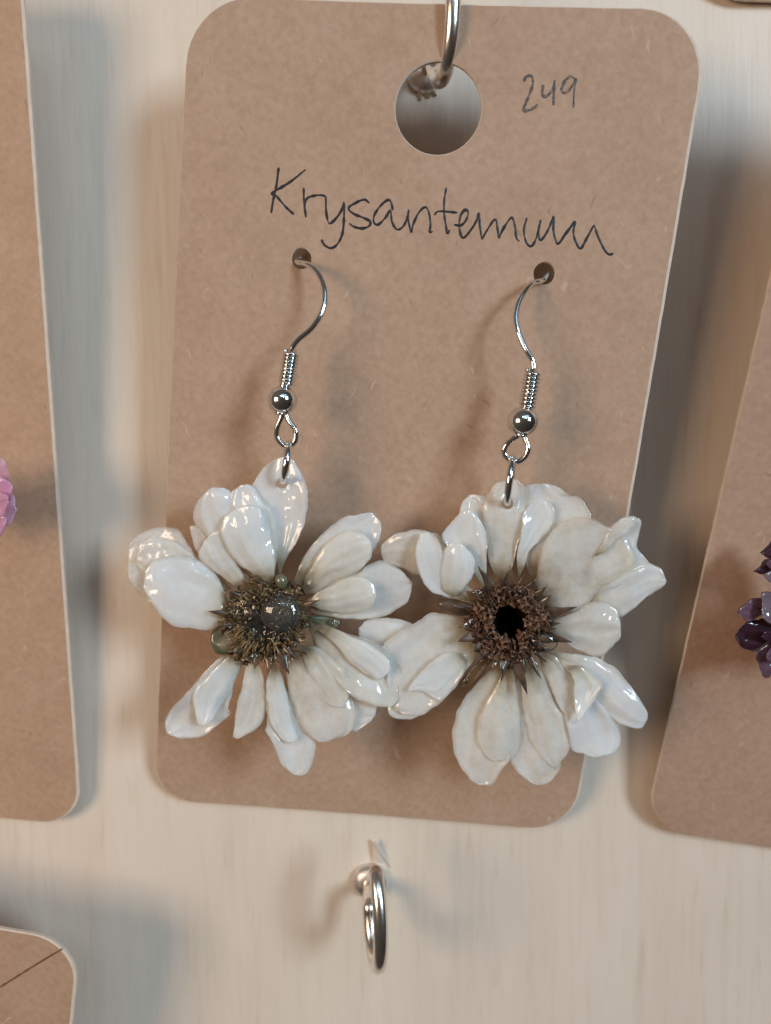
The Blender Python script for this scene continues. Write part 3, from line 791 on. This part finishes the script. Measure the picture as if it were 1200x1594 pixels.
RIGHT = [
 (r5, 5, 'tan', 12.4, 11.6, -0.5, [(700, 740), (500, 745), (380, 730), (280, 690), (180, 650), (148, 590), (155, 530), (200, 480), (280, 440), (380, 422), (480, 430), (570, 470), (680, 600)]),
 (r5, 5, 'pale', 12.0, 12.2, 0.3, [(900, 620), (780, 480), (680, 340), (690, 280), (710, 230), (755, 178), (830, 182), (880, 200), (920, 400)]),
 (r5, 7, 'white', 12.8, 13.8, 0.7, [(850, 850), (800, 740), (680, 620), (600, 530), (575, 465), (600, 400), (680, 325), (750, 273), (810, 320), (860, 400), (885, 500), (875, 620), (872, 780)]),
 (r5, 6, 'white', 13.2, 14.8, 0.9, [(800, 930), (700, 905), (570, 880), (470, 830), (410, 720), (383, 590), (420, 437), (490, 445), (550, 510), (600, 640), (690, 770), (780, 840)]),
 (r5, 6, 'white', 13.8, 15.8, -0.7, [(640, 890), (575, 820), (550, 720), (562, 630), (595, 545), (640, 505), (700, 513), (765, 572), (796, 655), (782, 730), (735, 805), (690, 870)]),
 (r6, 4, 'pale', 12.2, 12.2, 0.8, [(120, 780), (60, 600), (40, 300), (70, 140), (190, 103), (310, 130), (390, 178), (480, 210), (525, 270), (555, 360), (500, 500), (300, 680)]),
 (r5, 8, 'cream', 12.6, 12.8, 0.2, [(970, 800), (900, 660), (870, 500), (850, 350), (850, 250), (890, 170), (940, 100), (990, 78), (1050, 72), (1100, 90), (1145, 140), (1152, 250), (1125, 400), (1092, 550), (1050, 690)]),
 (r6, 5, 'white', 12.9, 13.6, 0.7, [(35, 780), (18, 640), (45, 500), (68, 330), (120, 255), (200, 230), (265, 250), (295, 310), (270, 420), (180, 520), (110, 590), (75, 700)]),
 (r6, 5, 'pale', 12.4, 11.6, 0.9, [(420, 900), (560, 650), (635, 530), (660, 450), (760, 365), (858, 333), (912, 370), (905, 460), (882, 545), (915, 605), (985, 690), (900, 760), (750, 850), (560, 920)]),
 (r6, 4, 'clear', 13.2, 13.4, -0.5, [(560, 640), (635, 535), (660, 445), (730, 388), (800, 370), (870, 400), (820, 470), (740, 510), (680, 580)]),
 (r6, 8, 'pale', 12.0, 12.0, 0.4, [(480, 960), (600, 870), (700, 800), (800, 740), (920, 690), (1000, 685), (1055, 725), (1085, 775), (1098, 805), (1070, 850), (960, 920), (870, 1000), (770, 1062), (700, 1040), (600, 1000)]),
 (r6, 8, 'tan', 12.9, 13.4, 0.7, [(190, 950), (150, 840), (170, 690), (210, 540), (290, 430), (390, 360), (500, 343), (620, 378), (760, 480), (850, 590), (860, 680), (760, 745), (660, 805), (590, 900), (520, 980), (410, 1027), (280, 1020)]),
 (r6, 7, 'cream', 13.0, 12.6, -0.6, [(200, 1110), (300, 1085), (420, 1030), (520, 970), (600, 950), (690, 980), (750, 1050), (772, 1140), (755, 1225), (690, 1300), (600, 1347), (500, 1322), (400, 1270), (300, 1195)]),
 (r8, 8, 'white', 13.0, 12.8, -0.7, [(300, 290), (420, 345), (560, 360), (700, 395), (800, 450), (900, 550), (990, 670), (1045, 770), (1053, 830), (1010, 890), (930, 892), (850, 862), (760, 800), (680, 700), (560, 560), (400, 430)]),
 (r8, 6, 'white', 12.6, 12.2, 0.4, [(400, 430), (440, 600), (460, 800), (485, 950), (510, 1045), (600, 1085), (700, 1107), (800, 1075), (850, 1000), (848, 890), (770, 760), (650, 600), (520, 470)]),
 (r8, 7, 'tan', 12.2, 11.4, 0.3, [(160, 430), (70, 650), (20, 900), (30, 1060), (70, 1140), (150, 1240), (220, 1295), (300, 1302), (370, 1250), (430, 1150), (420, 900), (300, 600)]),
 (r8, 6, 'cream', 12.8, 13.0, -0.4, [(250, 350), (300, 480), (360, 620), (410, 730), (460, 810), (500, 850), (530, 860), (560, 780), (545, 680), (530, 560), (480, 440), (360, 350)]),
 (r8, 7, 'cream', 12.9, 12.2, -0.5, [(180, 390), (148, 520), (150, 700), (170, 880), (200, 1000), (260, 1100), (330, 1160), (392, 1192), (450, 1120), (492, 1050), (498, 930), (475, 830), (400, 730), (340, 600), (270, 430)]),
 (r8, 4, 'white', 13.6, 15.0, 0.6, [(480, 440), (520, 560), (530, 700), (540, 800), (548, 855), (600, 790), (680, 680), (722, 585), (680, 530), (580, 450)]),
 (r7, 5, 'pale', 11.0, 10.0, -0.3, [(540, 230), (330, 122), (200, 98), (100, 98), (30, 118), (-12, 165), (20, 250), (160, 310), (400, 330)]),
 (r7, 4, 'pale', 12.0, 11.2, 0.2, [(600, 460), (420, 560), (250, 650), (195, 715), (215, 775), (262, 796), (372, 792), (520, 690)]),
 (r7, 9, 'pale', 13.0, 12.8, 0.9, [(800, 200), (740, 95), (620, 74), (500, 60), (410, 110), (330, 160), (230, 225), (160, 300), (180, 480), (215, 690), (300, 760), (400, 777), (500, 727), (600, 650), (690, 530), (760, 430), (810, 330)]),
 (r7, 5, 'white', 13.6, 14.6, 0.6, [(740, 360), (620, 330), (520, 380), (420, 470), (345, 560), (322, 608), (430, 606), (550, 670), (650, 570), (730, 460)]),
 (r7, 8, 'cream', 12.4, 11.8, 0.5, [(960, 380), (880, 470), (780, 580), (720, 650), (670, 760), (640, 880), (645, 1000), (690, 1130), (790, 1235), (860, 1262), (925, 1245), (980, 1160), (1035, 1085), (1060, 950), (1040, 700), (1010, 480)]),
 (r7, 8, 'cream', 13.0, 13.0, -0.5, [(1030, 400), (950, 540), (880, 680), (820, 800), (803, 900), (820, 980), (860, 1050), (920, 1083), (980, 1092), (1050, 1068), (1095, 1010), (1112, 930), (1105, 800), (1090, 650), (1065, 480)]),
]
G_EAR = 'white flower earrings on the central card'
ear_l = empty('flower_earring', at(452, 540, 14), 'left white resin flower earring with a glassy drop on its olive brown centre', 'earring', G_EAR)
ear_r = empty('flower_earring', at(828, 566, 14), 'right white resin flower earring with a dark hollow brown centre', 'earring', G_EAR)

def floret_mesh(k):
    """a tiny dried tube floret with a split, curled mouth"""
    rnd = random.Random(50 + k)
    V = []; Fc = []; nu = 8
    rows = [(0.20, 0.0), (0.24, 0.8), (0.34, 1.3), (0.52, 1.62), (0.30, 1.45), (0.12, 1.0)]
    for ri, (rr, hh) in enumerate(rows):
        for q in range(nu):
            a = 2 * math.pi * q / nu
            lob = (1.0 + (0.38 if q % 2 else -0.30) * (1 if ri in (2, 3) else 0)) * rnd.uniform(0.82, 1.2)
            V.append(Vector((rr * lob * math.cos(a), rr * lob * math.sin(a), hh + rnd.uniform(-.12, .16) * (ri > 1))))
    for i in range(len(rows) - 1):
        for q in range(nu):
            Fc.append((i * nu + q, i * nu + (q + 1) % nu, (i + 1) * nu + (q + 1) % nu, (i + 1) * nu + q))
    return V, Fc
def flower_centre(par, c, inner, outer, mats, seed, n, h0, tall):
    """ring of florets round a pit; c, inner, outer in traced px"""
    rnd = random.Random(seed)
    meshes = []
    for k in range(6):
        V, Fc = floret_mesh(k + seed)
        me = bpy.data.meshes.new('floret'); me.from_pydata([tuple(v * S) for v in V], [], Fc)
        me.materials.append(mats[k % len(mats)])
        me.polygons.foreach_set('use_smooth', [True] * len(me.polygons)); me.update()
        meshes.append(me)
    C0 = at(c[0], c[1], h0)
    for k in range(n):
        f = (k + 0.5) / n
        rad = inner + (outer - inner) * (f ** 0.8)
        a = k * 2.39996 + rnd.uniform(-.12, .12)
        p = at(c[0] + rad * math.cos(a), c[1] + rad * math.sin(a), h0 + tall * (1 - 0.75 * f) + rnd.uniform(-.25, .25))
        out = (p - C0); out.y = 0; out.normalize()
        lean = R(8 + 62 * f + rnd.uniform(-14, 14))
        d = Vector((0, -1, 0)) * math.cos(lean) + out * math.sin(lean)
        q = d.to_track_quat('Z', 'Y')
        s = rnd.uniform(0.55, 1.15) * (0.85 + 0.25 * f)
        off = rel(par, [p - d * 1.1 * s])[0]
        M_ = Matrix.Translation(off * S) @ q.to_matrix().to_4x4() @ Matrix.Rotation(rnd.uniform(0, 6), 4, 'Z') @ Matrix.Diagonal((s, s, s * rnd.uniform(.9, 1.3), 1))
        link('floret', rnd.choice(meshes), par, M_)
def receptacle(par, c, rpx, h0, mat, depth, rimh):
    V = []; Fc = []; nu = 36
    prof = [(0.0, h0 - depth), (0.25, h0 - depth * .96), (0.42, h0 - depth * 0.5), (0.55, h0 + rimh), (0.8, h0 + rimh * .8), (1.0, h0 - .9), (0.6, h0 - 2.6), (0.0, h0 - 3.0)]
    for r_, h in prof:
        for k in range(nu):
            a = 2 * math.pi * k / nu
            q = r_ * rpx * (1 + 0.06 * math.sin(5 * a + 1) * r_)
            V.append(at(c[0] + q * math.cos(a), c[1] + q * math.sin(a), h + 0.15 * noise.noise(Vector((q * .1 * math.cos(a), q * .1 * math.sin(a), 4)))))
    for i in range(len(prof) - 1):
        for k in range(nu):
            Fc.append((i * nu + k, i * nu + (k + 1) % nu, (i + 1) * nu + (k + 1) % nu, (i + 1) * nu + k))
    return mesh_obj('flower_head', rel(par, V), Fc, mat, par)
def bract(par, c, ang, r0, r1, w, h, mat, seed, bend=0.0, dh=0.3):
    """slim pointed dried leaf radiating from the centre; px"""
    a = R(ang); d = Vector((math.cos(a), math.sin(a))); s = Vector((-d.y, d.x))
    P = lambda t, o: tuple(Vector(c) + d * (r0 + (r1 - r0) * t) + s * (o * w + bend * t * t * w))
    pts = [P(0, 0), P(.08, .5), P(.35, .62), P(.65, .36), P(1, 0), P(.65, -.36), P(.35, -.6), P(.08, -.5)]
    return petal('bract', pts, 4, mat, par, h, h + dh, T=0.35, cup=0.35, lump=0.25, seed=seed, N=12, M=6)
def drop(par, px, py, rpx, h, flat=0.55, sx_=1.0, name='resin_drop', mat=None, rotd=0):
    c = at(px, py, h); r = rpx * (D - h) / F
    V, Fc = ball(Vector((0, 0, 0)), r * sx_, r * flat, r, 40, 28)
    Rm = Matrix.Rotation(R(rotd), 3, 'Y')
    V = [c + Rm @ v * (1 + 0.07 * noise.noise(v * 0.9 + Vector((px, py, 0)))) for v in V]
    return mesh_obj(name, rel(par, V), Fc, mat or M_RESIN, par)

def coat(par, c, rpx, h0, lift, seed):
    """thin lumpy film of clear resin over the flower centre"""
    V = []; Fc = []; nu = 60; nr = 22
    for i in range(nr + 1):
        for k in range(nu):
            a = 2 * math.pi * k / nu
            q = rpx * (i / nr) * (1 + 0.10 * noise.noise(Vector((math.cos(a) * 1.6, math.sin(a) * 1.6, seed))))
            t = i / nr
            hh = h0 + lift * (1 - t ** 3) - 0.55 * math.exp(-(t * 3.0) ** 2) + 0.30 * (1 - t * t) * noise.noise(Vector((q * math.cos(a) * .06, q * math.sin(a) * .06, seed))) + 0.16 * noise.noise(Vector((q * math.cos(a) * .17, q * math.sin(a) * .17, seed)))
            V.append(at(c[0] + q * math.cos(a), c[1] + q * math.sin(a), hh))
    for i in range(nr):
        for k in range(nu):
            Fc.append((i * nu + k, i * nu + (k + 1) % nu, (i + 1) * nu + (k + 1) % nu, (i + 1) * nu + k))
    return mesh_obj('resin_film', rel(par, V), Fc, M_RESIN, par)
def fuzz(par, c, r0, r1, h, mat, seed, n=420):
    """dried hairs and floret tips too small to pick apart"""
    rn = random.Random(seed); V = []; Fc = []
    for _ in range(n):
        f = rn.random(); a = rn.uniform(0, 6.2832); rad = r0 + (r1 - r0) * f
        p = at(c[0] + rad * math.cos(a), c[1] + rad * math.sin(a), h + 0.7 * (1 - f) + rn.uniform(-.3, .3))
        lean = R(15 + 70 * f + rn.uniform(-25, 25)); b_ = a + rn.uniform(-.5, .5)
        d = Vector((math.cos(b_) * math.sin(lean), -math.cos(lean), -math.sin(b_) * math.sin(lean)))
        L = rn.uniform(.35, 1.05); w = rn.uniform(.05, .13); s1 = d.orthogonal().normalized() * w; s2 = d.cross(s1).normalized() * w
        bend = Vector((rn.uniform(-.3, .3), rn.uniform(-.3, .3), rn.uniform(-.3, .3))) * L
        b0 = len(V)
        for t, k in ((0, 1), (.6, .75), (1, .1)):
            q = p + d * L * t + bend * t * t
            V += [q + s1 * k, q - s1 * .5 * k + s2 * .86 * k, q - s1 * .5 * k - s2 * .86 * k]
        for r_ in (0, 3):
            for k in range(3): Fc.append((b0 + r_ + k, b0 + r_ + (k + 1) % 3, b0 + r_ + 3 + (k + 1) % 3, b0 + r_ + 3 + k))
    return tag(mesh_obj('dried_fuzz', rel(par, V), Fc, mat, par), kind='stuff')

def flower_root(ear, c, h, lab):
    o = bpy.data.objects.new('flower', None); COL.objects.link(o)
    o.empty_display_size = 0.004
    o.parent = ear
    o.location = rel(ear, [at(c[0], c[1], h)])[0] * S
    return o
bpy.context.view_layer.update()
fl = flower_root(ear_l, (415, 965), 13, '')
fr = flower_root(ear_r, (793, 968), 13, '')
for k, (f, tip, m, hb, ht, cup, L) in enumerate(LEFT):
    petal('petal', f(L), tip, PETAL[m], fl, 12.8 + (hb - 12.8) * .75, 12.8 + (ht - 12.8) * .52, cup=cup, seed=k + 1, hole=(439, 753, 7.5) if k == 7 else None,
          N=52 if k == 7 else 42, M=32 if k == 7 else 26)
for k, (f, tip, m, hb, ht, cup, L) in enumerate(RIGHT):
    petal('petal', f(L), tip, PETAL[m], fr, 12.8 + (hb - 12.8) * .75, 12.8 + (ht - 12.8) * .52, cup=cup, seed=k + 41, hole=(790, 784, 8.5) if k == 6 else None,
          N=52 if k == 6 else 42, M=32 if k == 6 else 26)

# ---- left centre
receptacle(fl, (413, 966), 60, 13.2, M_FLORET[2], 0.9, 0.5)
drop(fl, 410, 968, 34, 13.7, 0.25, name='flower_eye', mat=M_EYE)
flower_centre(fl, (413, 966), 24, 58, M_FLORET, 3, 130, 13.5, 0.8)
rnd = random.Random(4)
fuzz(fl, (413, 966), 34, 56, 14.0, M_FLORET[1], 11)
fuzz(fl, (413, 966), 38, 60, 13.8, M_FLORET[0], 12)
for ang, rr, w in ((-140, 78, 13), (-170, 92, 12), (100, 78, 15), (68, 92, 17), (42, 84, 16), (-22, 92, 9), (30, 78, 12), (84, 84, 12), (120, 70, 14), (150, 72, 16), (-60, 78, 14), (-100, 74, 14), (15, 70, 12), (-120, 70, 12), (175, 76, 12), (55, 78, 12), (135, 74, 13)):
    bract(fl, (413, 966), ang, 30, rr, w * 1.15, 13.8, M_BRACT if rnd.random() < .6 else M_BRACT_LT, int(rnd.random() * 90), rnd.uniform(-.4, .4), 0.9)
petal('calyx_leaf', [(400, 985), (360, 972), (335, 978), (326, 995), (328, 1012), (345, 1020), (375, 1008)], 3, M_GREEN, fl, 12.8, 12.6, T=1.0, seed=5, N=16, M=9)
petal('calyx_leaf', [(475, 958), (500, 959), (520, 963), (530, 972), (515, 978), (490, 972)], 3, M_GREEN, fl, 12.6, 11.8, T=0.7, seed=6, N=16, M=9)
drop(fl, 438, 905, 12, 15.2, 0.7, 0.8, rotd=-10, name='calyx_bud', mat=M_GREEN)
drop(fl, 436, 956, 29, 15.0, 0.45, 1.1, mat=M_RESIN_GLEAM)
coat(fl, (412, 967), 66, 13.9, 1.25, 31)
drop(fl, 396, 1020, 6, 15.0, 0.6)
drop(fl, 524, 968, 7, 13.2, 0.6)
drop(fl, 357, 1107, 4, 12.2, 0.8)
# ---- right centre
fuzz(fr, (793, 968), 26, 58, 14.1, M_FLORET_R[1], 13)
fuzz(fr, (793, 968), 36, 61, 13.9, M_FLORET_R[2], 14)
receptacle(fr, (793, 968), 52, 13.4, M_PIT, 2.8, 0.6)
flower_centre(fr, (793, 968), 27, 55, M_FLORET_R, 9, 130, 13.7, 0.9)
for ang, rr, w in ((-118, 98, 12), (-88, 86, 18), (-42, 82, 12), (-11, 106, 13), (22, 100, 15), (38, 76, 10), (62, 100, 9), (80, 114, 14), (95, 94, 10), (102, 84, 12), (125, 78, 12), (158, 84, 14), (178, 80, 16), (-160, 78, 12), (-140, 86, 14), (-62, 78, 14), (50, 84, 9), (112, 80, 12), (5, 78, 12), (-28, 78, 12), (-100, 76, 14), (-75, 76, 10), (170, 70, 12), (145, 70, 12), (70, 80, 9), (30, 72, 12)):
    bract(fr, (793, 968), ang, 34, rr * 1.03, w * 1.25, 13.8, M_BRACT if rnd.random() < .8 else M_BRACT_LT, int(rnd.random() * 90), rnd.uniform(-.5, .5), 0.9)
petal('calyx_leaf', [(748, 946), (725, 936), (700, 932), (684, 930), (683, 943), (702, 956), (730, 958)], 3, M_BRACT, fr, 13.4, 12.8, T=1.1, cup=-1.0, seed=7, N=18, M=9)
petal('calyx_leaf', [(762, 1015), (742, 1032), (728, 1050), (714, 1066), (722, 1072), (740, 1060), (764, 1030)], 3, M_BRACT_LT, fr, 13.2, 12.6, T=0.6, seed=8, N=18, M=9)
drop(fr, 846, 999, 17, 14.6, 0.55, 1.35, rotd=0)
drop(fr, 726, 1060, 6, 13.0, 0.7)
drop(fr, 744, 921, 6, 15.0, 0.6)

# ---- ear wires
def earwire(root, sheet, wire, coil_a, coil_b, bead, br, loop, ring_c, ring_h, ring_w, ring_tilt):
    P = [sheet.hit(x, y, o) for x, y, o in wire]
    wp = catmull(P, 70)
    w = tube_obj('ear_wire', wp, 0.30, M_STEEL, root, 12)
    a = at(*coil_a); b = at(*coil_b)
    d = (b - a); L = d.length; dn = d.normalized(); e1 = dn.orthogonal().normalized(); e2 = dn.cross(e1)
    turns = 9; n = turns * 14
    hp = [a + dn * (L * i / n) + (e1 * math.cos(2 * math.pi * i / 14) + e2 * math.sin(2 * math.pi * i / 14)) * 0.68 for i in range(n + 1)]
    tube_obj('coil', hp, 0.175, M_STEEL, root, 8)
    tube_obj('coil_core', [a - dn * .2, b + dn * .2], 0.48, M_STEEL, root, 10)
    V, Fc = ball(at(*bead), br, br, br * .97, 32, 20)
    mesh_obj('bead', rel(root, V), Fc, M_STEEL, root)
    # little hollow neck rings on the bead
    ax = dn
    for s_ in (-1, 1):
        cc = at(*bead) + ax * br * 0.93 * s_
        rp_ = [cc + (e1 * math.cos(2 * math.pi * i / 24) + e2 * math.sin(2 * math.pi * i / 24)) * 0.48 for i in range(24)]
        tube_obj('bead_collar', rp_, 0.15, M_STEEL, root, 8, closed=True)
    lp = catmull([at(*q) for q in loop], 50)
    tube_obj('loop', lp, 0.30, M_STEEL, root, 12)
    c = at(*ring_c)
    rp_ = []
    for i in range(48):
        t = 2 * math.pi * i / 48
        v = Vector((ring_w * math.cos(t) , -2.0 * math.cos(t), ring_h * math.sin(t)))
        v = Matrix.Rotation(R(ring_tilt), 3, 'Y') @ v
        rp_.append(c + v)
    tube_obj('jump_ring', rp_, 0.36, M_STEEL, root, 14, closed=True)
earwire(ear_l, sh_c, [(474, 400, -3.0), (468, 402, -1.2), (463, 408, 0.6), (474, 410, 1.6), (488, 417, 2.6), (500, 434, 3.5), (506, 458, 4.2), (502, 484, 4.8), (486, 510, 5.2), (464, 529, 5.3), (454, 544, 5.4), (451, 560, 5.5)],
        (454, 548, 13.4), (446, 599, 13.6), (440, 623, 13.7), 1.46,
        [(441, 640, 13.7), (437, 652, 13.7), (431, 668, 13.5), (433, 684, 13.4), (446, 695, 13.5), (459, 687, 13.8), (460, 670, 13.9), (450, 655, 13.8), (446, 642, 13.7)],
        (445, 719, 13.2), 1.95, 0.35, 11)
earwire(ear_r, sh_c, [(851, 426, -3.0), (849, 430, -1.2), (843, 437, 0.6), (830, 440, 1.6), (818, 452, 2.6), (807, 472, 3.4), (803, 495, 4.1), (808, 520, 4.7), (818, 543, 5.1), (829, 562, 5.3), (831, 580, 5.4)],
        (830, 578, 13.4), (820, 634, 13.6), (814, 656, 13.7), 1.52,
        [(812, 674, 13.7), (800, 682, 13.6), (787, 694, 13.5), (785, 706, 13.4), (796, 717, 13.5), (812, 716, 13.8), (822, 700, 13.9), (818, 684, 13.8), (814, 674, 13.7)],
        (794, 747, 13.2), 2.3, -0.35, 7)

# ------------------------------------------------------------------ neighbours at the picture's edges
def side_flower(name, label, c, mats, traced, tf, ring, hb, seed, rad):
    root = empty(name, at(c[0], c[1], hb), label, 'earring')
    rnd = random.Random(seed)
    for k, (tip, mi, dh, L) in enumerate(traced):
        petal('petal', tf(L), tip, mats[mi], root, hb - 0.5 + 0.25 * dh, hb + dh, T=0.5, cup=rnd.uniform(-.8, .8), lump=0.6, seed=seed + k, N=24, M=15, rag=3.5, fold=0.45)
    for k, a in enumerate(ring):
        d = Vector((math.cos(R(a)), math.sin(R(a)))); s = Vector((-d.y, d.x))
        rr = rad * rnd.uniform(.85, 1.1); w = rad * 0.36
        P = lambda t, o: tuple(Vector(c) + d * rr * t + s * o * w)
        petal('petal', [P(.05, 0), P(.4, .5), P(.75, .7), P(1, 0), P(.75, -.7), P(.4, -.5)], 3, mats[k % len(mats)], root, hb, hb + rnd.uniform(-1, 2), T=0.8, lump=0.6, seed=seed + 50 + k, N=18, M=9)
    drop(root, c[0], c[1], rad * 0.3, hb + 0.6, 0.6, name='flower_head', mat=M_GREEN)
    return root
r11 = lambda L: [(1080 + x * .2007, 780 + y * .2007) for x, y in L]
side_flower('flower_earring', 'dark purple resin flower earring cut off by the right edge', (1262, 975), PURPLE,
            [(3, 0, 0.0, [(900, 800), (700, 480), (560, 440), (512, 400), (560, 350), (660, 300), (860, 560)]),
             (3, 0, 1.0, [(900, 900), (700, 590), (530, 570), (458, 545), (500, 500), (560, 450), (700, 440), (860, 700)]),
             (3, 2, 2.0, [(900, 900), (720, 690), (580, 625), (532, 575), (580, 545), (700, 560), (860, 760)]),
             (3, 1, 1.6, [(900, 950), (640, 830), (480, 830), (418, 775), (480, 750), (580, 755), (720, 780), (880, 860)]),
             (3, 1, 2.4, [(760, 1000), (560, 880), (430, 935), (334, 870), (360, 820), (430, 790), (520, 840), (700, 880)]),
             (3, 2, 3.0, [(860, 1000), (680, 980), (590, 960), (530, 900), (540, 840), (520, 720), (600, 700), (760, 820)]),
             (3, 0, 1.4, [(900, 1000), (640, 920), (480, 915), (370, 965), (330, 1060), (400, 1150), (490, 1160), (600, 1100), (760, 1060)]),
             (3, 1, 1.2, [(900, 1050), (640, 1080), (520, 1140), (480, 1190), (500, 1290), (550, 1375), (640, 1340), (760, 1240), (880, 1120)]),
             (3, 0, 2.2, [(760, 900), (640, 800), (560, 780), (520, 745), (560, 715), (640, 720), (740, 800)]),
             (3, 1, 2.0, [(760, 620), (660, 560), (590, 520), (560, 480), (600, 455), (680, 480), (760, 540)]),
             (3, 0, 2.6, [(780, 1180), (660, 1120), (570, 1090), (520, 1050), (560, 1010), (650, 1020), (770, 1090)]),
             (3, 1, 0.6, [(700, 1030), (560, 1150), (470, 1170), (415, 1150), (440, 1090), (540, 1050), (650, 980)]),
             (3, 2, 1.0, [(700, 900), (600, 860), (480, 900), (400, 870), (430, 830), (520, 800), (640, 830)]),
             (3, 1, 2.8, [(800, 1120), (700, 1100), (620, 1130), (560, 1180), (570, 1230), (640, 1240), (760, 1190)]),
             ], r11, (-90, -50, -10, 30, 70, 110), 12.6, 200, 80)
r12 = lambda L: [(x * .1505, 660 + y * .1505) for x, y in L]
side_flower('flower_earring', 'pink resin flower earring cut off by the left edge', (-66, 782), PINK,
            [(3, 1, 0.4, [(-420, 780), (-200, 400), (-20, 345), (60, 420), (98, 550), (90, 640), (-60, 700), (-300, 800)]),
             (3, 0, 1.2, [(-420, 820), (-200, 560), (0, 540), (95, 590), (130, 690), (100, 800), (-60, 860), (-300, 860)]),
             (4, 1, 0.6, [(-420, 860), (-150, 700), (60, 700), (140, 730), (188, 890), (150, 960), (92, 1050), (-100, 1000), (-300, 930)]),
             (3, 0, 2.2, [(-420, 840), (-220, 690), (0, 700), (80, 780), (60, 860), (30, 950), (-100, 950), (-300, 900)]),
             (3, 0, 1.4, [(-420, 880), (-200, 860), (0, 880), (60, 960), (30, 1110), (-10, 1165), (-150, 1080), (-300, 960)]),
             ], r12, (90, 130, 170, 210, 250), 10.5, 300, 62)
print('objects', len(bpy.data.objects), 'tris', sum(len(o.data.polygons) for o in bpy.data.objects if o.type == 'MESH'))
c = [sh_c.hit(*q) for q in [(296, -4), (1108, 18), (891, 1292), (243, 1242)]]
print('card mm', [(round(q.x, 1), round(-q.y, 1), round(q.z, 1)) for q in c])
